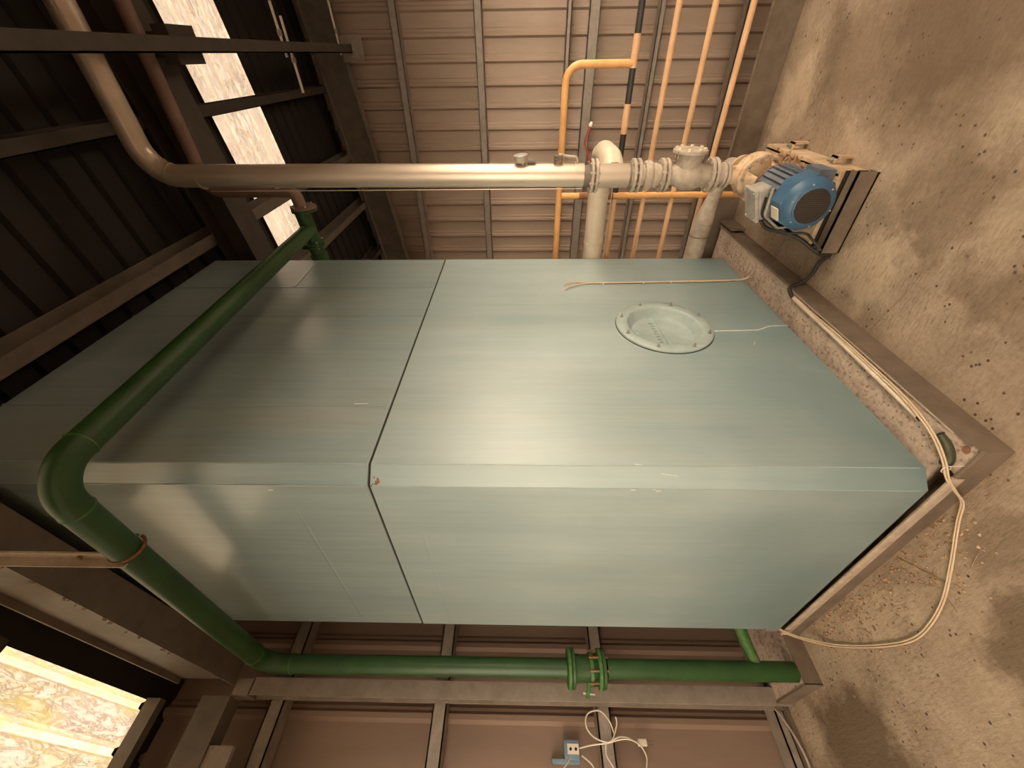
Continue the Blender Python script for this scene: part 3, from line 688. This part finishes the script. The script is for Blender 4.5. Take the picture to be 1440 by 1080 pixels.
# fan cowl: faceted shoulder at the back, domed front
MB().lathe((PX, FY, AZ), (0, 1, 0), [(-.003, .074), (-.002, .084), (.008, .098), (.020, .108), (.034, .113)], 40, True, cap=False).build('fan_cowl', M['bluem'], pm)
oc = MB()
pr = []
for t_, rr_ in ((.034, .1165), (.115, .120)):
    pr.append((t_, rr_))
oc.lathe((PX, FY, AZ), (0, 1, 0), [(.030, .108), (.034, .119), (.115, .123), (.116, .10)], 8, False, cap=False); oc.build('cowl_skirt', M['bluem'], pm)
MB().lathe((PX, FY-.0015, AZ), (0, 1, 0), [(0, .0), (.0, .075), (.004, .076)], 40).build('grille_back', M['gasket'], pm)
gm = MB()
for i in range(-9, 10):
    q = i*.0079; L = math.sqrt(max(.074**2-q*q, 1e-6))
    gm.box(PX+q-.0012, PX+q+.0012, FY-.0065, FY-.0035, AZ-L, AZ+L); gm.box(PX-L, PX+L, FY-.0075, FY-.0055, AZ+q-.0012, AZ+q+.0012)
o = gm.build('grille_wires', M['steel_dark'], pm); tag(o, kind='stuff')
MB().lathe((PX, FY-.0075, AZ), (0, 1, 0), [(0, .073), (.002, .079), (.006, .080), (.006, .073)], 40, False, cap=False).build('grille_ring', M['bluem'], pm)
for k in range(6):
    a = 2*pi*(k+.3)/6; MB().lathe((PX+.090*cos(a), FY+.001, AZ+.090*sin(a)), (0, -1, 0), [(0, .0045), (.005, .0035)], 8).build('screw', M['bolt'], pm)
# strap round the shoulder, blank label, terminal box
MB().sweep(bend([(PX-.118, 1.985, AZ-.075), (PX-.132, 1.985, AZ+.035), (PX-.075, 1.985, AZ+.118), (PX+.045, 1.985, AZ+.125)], .02, 5), .006, 8).build('strap', M['boxgrey'], pm)
a = radians(112.5); u = Vector((cos(a), 0, sin(a))); w2 = Vector((-sin(a), 0, cos(a))); c = Vector((PX, 0, AZ))+u*.1128
lb = []
for yy_, ex in ((1.908, 0), (1.968, .0018)):
    for sg, e in ((-1, .0), (1, .0), (1, .003), (-1, .003)):
        q = c+w2*sg*.028+w2*.006+u*(e+ex); lb.append((q.x, yy_, q.z))
o = MB().add(lb, [(0,1,2,3), (7,6,5,4), (0,4,5,1), (1,5,6,2), (2,6,7,3), (3,7,4,0)]).build('name_plate', M['label'], pm); tag(o, 'blank cream paper label')
T0 = (PX-.035, 2.085, AZ+.105)
def tp(x, y, z): return (T0[0]+x*.94-z*.35, T0[1]+y, T0[2]+x*.35+z*.94)
def tbox(x0, x1, y0, y1, z0, z1):
    return MB().hexa([tp(x0, y0, z0), tp(x1, y0, z0), tp(x1, y1, z0), tp(x0, y1, z0), tp(x0, y0, z1), tp(x1, y0, z1), tp(x1, y1, z1), tp(x0, y1, z1)])
tbo = tbox(-.072, .072, -.055, .055, -.03, .032).build('terminal_box', M['boxgrey'], pm, bevel=.008)
tbox(-.077, .077, -.060, .060, .032, .050).build('box_lid', M['boxgrey'], tbo, origin=pm.location, bevel=.005)
for x in (-.063, .063):
    for y in (-.046, .046): MB().lathe(tp(x, y, .050), (-.35, 0, .94), [(0, .006), (.004, .005)], 8).build('screw', M['bolt'], tbo, origin=pm.location)
MB().sweep([tp(-.07, 0, .0), tp(-.10, 0, 0)], .012, 10).build('cable_gland', M['gasket'], tbo, origin=pm.location)
for x in (PX-.085, PX+.085):
    MB().box(x-.02, x+.02, 2.05, 2.17, .1185, .19).build('foot', M['bluedark'], pm)
MB().sweep(bend([(PX+.0, 2.015, AZ+.125), (PX-.08, 2.012, AZ+.12), (PX-.135, 2.005, AZ+.04), (PX-.125, 2.005, AZ-.06)], .03, 5), .0055, 8).build('lead_wire', M['gasket'], pm)
MB().box(PX-.05, PX+.05, YV-.03, YV+.03, .1185, AZ-.09).build('foot', M['rustcast'], pm)
# suction pipe running behind the tank
sp = thing('suction_pipe', 'grey tapered suction pipe leading low behind the tank to the pump', 'pipe', (-.9, 2.8, .3))
path = bend([(PX, YV+.167, AZ), (PX, 2.73, AZ+.01), (-.62, 2.80, .285), (-.74, 2.82, .30), (-.90, 2.845, .31), (-2.0, 2.868, .32)], .06, 5)
rad = []
for q in path: rad.append(.040 if q.x > -.78 else (.040+.022*min(1, (-.78-q.x)/.12)))
path2 = path[:-1]+[Vector((-1.0, 2.85, .312)), path[-1]]; rad = rad[:-1]+[.062, .062]
MB().sweep(path2, rad, 24).build('pipe_body', M['castgrey'], sp)
MB().lathe((-1.0, 2.85, .312), (1, 0, 0), [(-.004, .0635), (.004, .0635)], 24).build('weld_ring', M['steel'], sp)

# ------------------------------------------------------------------ green pipework
gp = thing('green_pipe', 'dark green steel pipe looping around the tank and down its left side', 'pipe', (-2.57, .70, .09))
GX = -2.572; GYY = .70; R1 = .0475
top = bend([(GX+.018, GYY, .094), (GX-.005, GYY, 2.955), (-.952, GYY, 2.955), (-.952, 2.79, 3.055)], .12, 12)
# split the run at the flanged valve
lowp = [(GX+.018, GYY, .094), (GX+.011, GYY, 1.085)]
MB().sweep(lowp, R1, 28).build('pipe_body', M['green'], gp)
upp = bend([(GX+.009, GYY, 1.30), (GX-.005, GYY, 2.955), (-.952, GYY, 2.955), (-.952, 2.80, 3.055)], .12, 12)
MB().sweep(upp, R1, 28).build('pipe_body', M['green'], gp)
for q, d in (((GX-.005, GYY, 2.80), (0, 0, 1)), ((GX+.14, GYY, 2.955), (1, 0, 0)), ((-1.10, GYY, 2.955), (1, 0, 0)), ((-.952, .845, 2.963), (0, 1, .05))):
    MB().lathe(q, d, [(-.004, R1), (0, R1+.003), (.004, R1)], 28, True).build('weld_bead', M['greenrust'], gp)
MB().sweep([(GX+.015, GYY, .30), (GX+.06, TY0-.02, .335)] if False else [(GX+.015, GYY, .28), (-2.49, TY0+.02, .33)], .030, 18).build('branch', M['greenrust'], gp)
gv = thing('butterfly_valve', 'green flanged valve with rusty rims on the vertical green pipe', 'valve', (GX+.01, GYY, 1.1))
for z, m_ in ((1.288, 'greenrust'), (1.268, 'green'), (1.128, 'greenrust'), (1.108, 'green'), (1.172, 'greenrust')):
    MB().lathe((GX+.01, GYY, z), (0, 0, 1), [(-.009, .092), (-.006, .095), (.006, .095), (.009, .092)] if z != 1.172 else [(-.008, .076), (.008, .076)], 32).build('flange', M[m_], gv)
MB().lathe((GX+.01, GYY, 1.18), (0, 0, 1), [(-.055, .052), (-.03, .066), (.02, .060), (.08, .068)], 28, True).build('valve_body', M['green'], gv)
for k in range(8):
    a = 2*pi*(k+.5)/8
    MB().sweep([(GX+.01+.08*cos(a), GYY+.08*sin(a), 1.09), (GX+.01+.08*cos(a), GYY+.08*sin(a), 1.185)], .006, 6).build('bolt', M['rust'], gv)
MB().sweep([(GX+.0, GYY-.06, 1.185), (GX-.02, GYY-.125, 1.20)], [.014, .008], 10).build('valve_stem', M['greenrust'], gv)
MB().sweep([(GX-.02, GYY-.10, 1.22), (GX-.02, GYY-.105, 1.16)], .007, 8).build('valve_key', M['bolt'], gv)
# hanger bar
hg = thing('pipe_hanger', 'pale flat steel hanger dropping from the roof to the green pipe', 'hanger', (-1.35, .70, 3.0))
MB().box(-1.37, -1.33, .675, .681, 2.93, 3.445).box(-1.37, -1.364, .645, .681, 2.93, 3.445).build('angle_bar', M['lip'], hg)
MB().sweep([(-1.35, .705+.053*cos(a), 2.955+.053*sin(a)) for a in [2*pi*k/20 for k in range(20)]], .006, 6).build('u_bolt', M['rust'], hg)
MB().lathe((-1.35, .672, 3.10), (0, -1, 0), [(0, .009), (.007, .009)], 6).build('nut', M['rust'], hg)
# tee at the far end
te = thing('pipe_tee', 'green tee with bolted flanges behind the top of the tank', 'tee', (-.95, 2.86, 3.05))
TZ = 3.062; TY = 2.875
MB().sweep([(-.80, TY, TZ+.012), (-1.12, TY, TZ-.012)], R1+.004, 24).sweep([(-.952, 2.80, 3.056), (-.952, TY, TZ)], R1+.002, 24).build('tee_body', M['green'], te)
for x in (-.818, -.800, -1.04, -1.06):
    f = MB().lathe((x, TY, TZ+(x+.95)*-.08), (1, 0, 0), [(-.007, .084), (.007, .084)], 28).build('flange', M['brownpipe' if x > -.81 else 'green'], te)
for x in (-.805, -1.05):
    for k in range(4):
        a = 2*pi*(k+.5)/4; MB().sweep([(x-.025, TY+.068*cos(a), TZ+.068*sin(a)), (x+.025, TY+.068*cos(a), TZ+.068*sin(a))], .008, 6).build('bolt', M['bolt'], te)
MB().sweep([(-1.12, TY, TZ-.012), (-1.40, TY, TZ-.02)], .06, 24).build('spool', M['green'], te)
br = thing('brown_pipe', 'reddish brown pipe curving down into the green tee beside the silver riser', 'pipe', (-.72, 2.875, 3.1))
MB().sweep(bend([(-.792, TY, TZ+.006), (-.70, TY, TZ+.015), (-.692, TY, 3.66), (XR-.1, TY, 3.66)], .088, 10), .040, 24).build('pipe_body', M['brownpipe'], br)

# ------------------------------------------------------------------ cables and conduit
def cable(name, label, pts, r, mat, cat='cable', n=8, parts=()):
    t = thing(name, label, cat, pts[0]); MB().sweep(spline(pts, 8), r, n).build('sheath', M[mat], t)
    for nm, mb, mm in parts: mb.build(nm, M[mm], t)
    return t
X = TX1+.006
clips = MB()
for z in (1.03, .775, .60): clips.box(X-.006, X+.007, 2.37+(1.03-z)*.05, 2.378+(1.03-z)*.05, z-.004, z+.004)
cable('sensor_cable', 'cream twin cable tacked down the tank beside the round cover, upper strand',
      [(X-.006, 2.36, 1.285), (X+.012, 2.375, 1.262), (X+.006, 2.395, 1.22), (X, 2.40, 1.14), (X, 2.40, 1.0), (X, 2.41, .7), (X, 2.42, .4), (X, 2.435, .16), (X+.02, 2.44, .100), (X+.05, 2.42, .0975)], .0042, 'cablecream', parts=[('clip', clips, 'white')])
cable('sensor_cable', 'cream twin cable on the tank beside the round cover, lower strand with a wider curl',
      [(X-.006, 2.30, 1.285), (X+.01, 2.325, 1.25), (X+.004, 2.365, 1.19), (X+.001, 2.388, 1.12), (X+.001, 2.391, 1.0), (X+.001, 2.401, .7), (X+.001, 2.411, .4), (X+.001, 2.426, .16), (X+.014, 2.43, .103), (X+.04, 2.40, .0975)], .0042, 'cablecream')
t = thing('white_conduit', 'dusty white conduit lying along the plinth beside the steel edging', 'conduit', (-1.035, 1.5, .10))
MB().sweep([(-1.022, 1.99, .104), (-1.026, 1.6, .104), (-1.040, 1.08, .104)], .0105, 14).build('tube', M['conduit'], t)
MB().sweep([(-1.040, 1.08, .104), (-1.0405, 1.065, .104)], .0085, 14).build('open_end', M['gasket'], t)
zc = .108
LOOP = [(-1.02, 1.95, zc), (-1.008, 1.6, zc), (-1.010, 1.35, zc), (-1.012, 1.15, zc+.004), (-1.03, 1.0, zc+.014), (-1.07, .91, .124), (-1.12, .866, .112), (-1.165, .845, .075), (-1.22, .835, .022), (-1.30, .806, .007), (-1.44, .720, .006), (-1.56, .655, .006), (-1.68, .617, .006), (-1.80, .605, .006), (-1.95, .632, .006), (-2.15, .69, .006), (-2.33, .76, .02), (-2.45, .84, .09), (-2.50, .93, .175)]
cable('cream_cable', 'cream cable along the plinth then looping over the floor, outer strand', LOOP, .0034, 'cablecream')
L2 = []
for k, p_ in enumerate(LOOP):
    a_ = Vector(LOOP[max(k-1, 0)]); b_ = Vector(LOOP[min(k+1, len(LOOP)-1)]); d_ = (b_-a_); nn = Vector((d_.y, -d_.x, 0)).normalized()
    q_ = Vector(p_)-nn*(-.0085)*(1 if k > 0 else 1); q_.z += .002 if k < 7 else 0; L2.append(tuple(q_))
cable('cream_cable', 'cream cable along the plinth then looping over the floor, inner strand', L2, .0034, 'cablecream')
t = thing('cable_tie', 'white cable tie holding the cream cables at the plinth corner', 'tie', (-1.10, .885, .11))
MB().sweep([(-1.102+.016*cos(a), .890, .115+.012*sin(a)) for a in [2*pi*k/16 for k in range(17)]], .0018, 6).build('loop', M['white'], t)
MB().sweep([(-1.086, .889, .114), (-1.055, .866, .106)], .0016, 6).build('tail', M['white'], t)
cable('motor_cable', 'black cable from the blue motor running over the floor to the conduit',
      [(PX-.13, 2.085, AZ+.068), (PX-.165, 2.08, AZ+.03), (PX-.185, 2.06, .22), (PX-.205, 2.02, .16), (PX-.258, 1.985, .07), (-.80, 1.99, .012), (-.85, 2.03, .010), (-.92, 2.04, .012), (-.965, 2.03, .05), (-.985, 2.02, .108), (-1.01, 1.99, .112), (-1.022, 1.965, .107)], .0095, 'cableblack')
cable('motor_lead', 'thin black lead hugging the lower side of the blue motor',
      [(PX-.15, 2.05, AZ+.02), (PX-.160, 2.0, AZ-.03), (PX-.15, 1.96, AZ-.09), (PX-.18, 1.965, .15), (PX-.225, 1.94, .10)], .006, 'cableblack')
t = thing('drain_elbow', 'dark olive drain elbow beside the near corner of the plinth', 'elbow', (-1.07, .93, .1))
MB().sweep([(-1.045-.045*(1-cos(a))+.0, .985-.075*sin(a)*1.0, .094+.012*sin(a)) for a in [radians(100)*k/12 for k in range(13)]], .017, 14).build('elbow_body', M['olive'], t)
MB().lathe((-1.045, .985, .094), (0, 1, 0), [(0, .020), (.006, .020)], 18).build('open_end', M['gasket'], t)

# ------------------------------------------------------------------ wall-mounted bits at left
WX = XL-.12
sk = thing('socket_box', 'small blue-grey socket box under a clear dusty cover on the left wall', 'socket', (WX, .45, 1.3))
s0 = XL-.152
MB().box(s0, s0+.05, .40, .49, 1.21, 1.30).build('box', M['socket'], sk, bevel=.006)
MB().box(s0, s0+.035, .385, .41, 1.21, 1.37).build('cover_hinge', M['socket'], sk, bevel=.004)
MB().box(s0+.05, s0+.056, .425, .47, 1.215, 1.28).build('socket_face', M['white'], sk)
for z in (1.232, 1.262): MB().lathe((s0+.056, .447, z), (1, 0, 0), [(0, .008), (.001, .008)], 12).build('socket_hole', M['gasket'], sk)
yq = .455
def wcable(lab, pts, r=.004): return cable('wall_cable', lab, [(XL+dx, y, z) for dx, y, z in pts], r, 'white')
wcable('white cable loop tied to the left wall girt, upper circle', [(.0, .50, 1.02), (.01, .555, 1.04), (.012, .60, 1.09), (.012, .585, 1.16), (.01, .53, 1.175), (.01, .485, 1.14), (.01, .465, 1.08), (.012, .47, 1.04), (.01, .54, 1.0), (.01, .575, 1.0)])
wcable('white cable from the socket box to the tied loop', [(-.09, .45, 1.21), (-.03, .455, 1.15), (.01, .46, 1.06)])
wcable('white cable from the tied loop to the plug', [(.012, .462, 1.06), (.01, .485, 1.0), (-.02, .49, .95), (-.05, .48, .90), (-.05, .475, .885)])
wcable('white cable hanging in a second loop below the plug', [(.01, .46, 1.06), (.0, .48, .96), (-.03, .465, .885), (-.05, .42, .85), (-.05, .37, .86), (-.05, .345, .875)])
wcable('white cable dropping from the tie along the girt', [(.012, .455, 1.075), (.012, .41, 1.08), (.012, .36, 1.05), (.0, .30, 1.02)])
wcable('white cable below the socket box drooping away', [(-.09, .41, 1.27), (-.06, .37, 1.30), (-.05, .34, 1.34), (-.09, .30, 1.40), (-.09, .25, 1.42)])
wcable('white cable curving past the foot of the socket box', [(-.10, .42, 1.20), (-.08, .38, 1.15), (-.09, .33, 1.13), (-.10, .27, 1.14)])
pg = thing('power_plug', 'white plug hanging on the left wall cable', 'plug', (XL-.05, .475, .86))
MB().box(XL-.065, XL-.035, .458, .490, .835, .885).build('plug_body', M['white'], pg, bevel=.004)
for y in (.467, .481): MB().box(XL-.052, XL-.048, y-.002, y+.002, .800, .836).build('pin', M['steel'], pg)
pg = thing('power_plug', 'second small white plug hanging below the loops on the left wall', 'plug', (XL-.05, .34, .88))
MB().box(XL-.065, XL-.040, .325, .350, .855, .895).build('plug_body', M['white'], pg, bevel=.004)
MB().box(XL-.055, XL-.05, .335, .34, .825, .856).build('pin', M['steel'], pg)
cable('foot_cable', 'brown cable sagging down the foot of the left wall', [(XL-.06, .70, .14), (XL-.02, .66, .09), (XL+.02, .60, .06), (XL+.05, .45, .03), (XL+.05, .30, .028), (XL+.05, .1, .028)], .006, 'lip')
# straw and litter on the floor in front of the plinth
ltr = MB()
for i in range(420):
    x = random.uniform(-2.4, -1.25); y = .855-abs(random.gauss(0, .10)); 
    if y < .45: continue
    q = random.uniform(.002, .008); ltr.lathe((x, y, 0), (random.uniform(-.5, .5), random.uniform(-.5, .5), 1), [(-.001, q), (q*.4, q*.9), (q*.8, q*.3)], 5)
for i in range(14):
    x = random.uniform(-2.2, -1.3); y = random.uniform(.6, .84); a = random.uniform(0, 3.1); l = random.uniform(.02, .09)
    ltr.sweep([(x, y, .003), (x+l*cos(a), y+l*sin(a), .004)], .0012, 5)
ltr.sweep([(-1.62, .85, .003), (-1.50, .69, .004)], .0025, 6)
o = ltr.build('floor_litter', M['dirt']); tag(o, 'dried dirt crumbs and straw along the foot of the plinth', 'debris', kind='stuff')
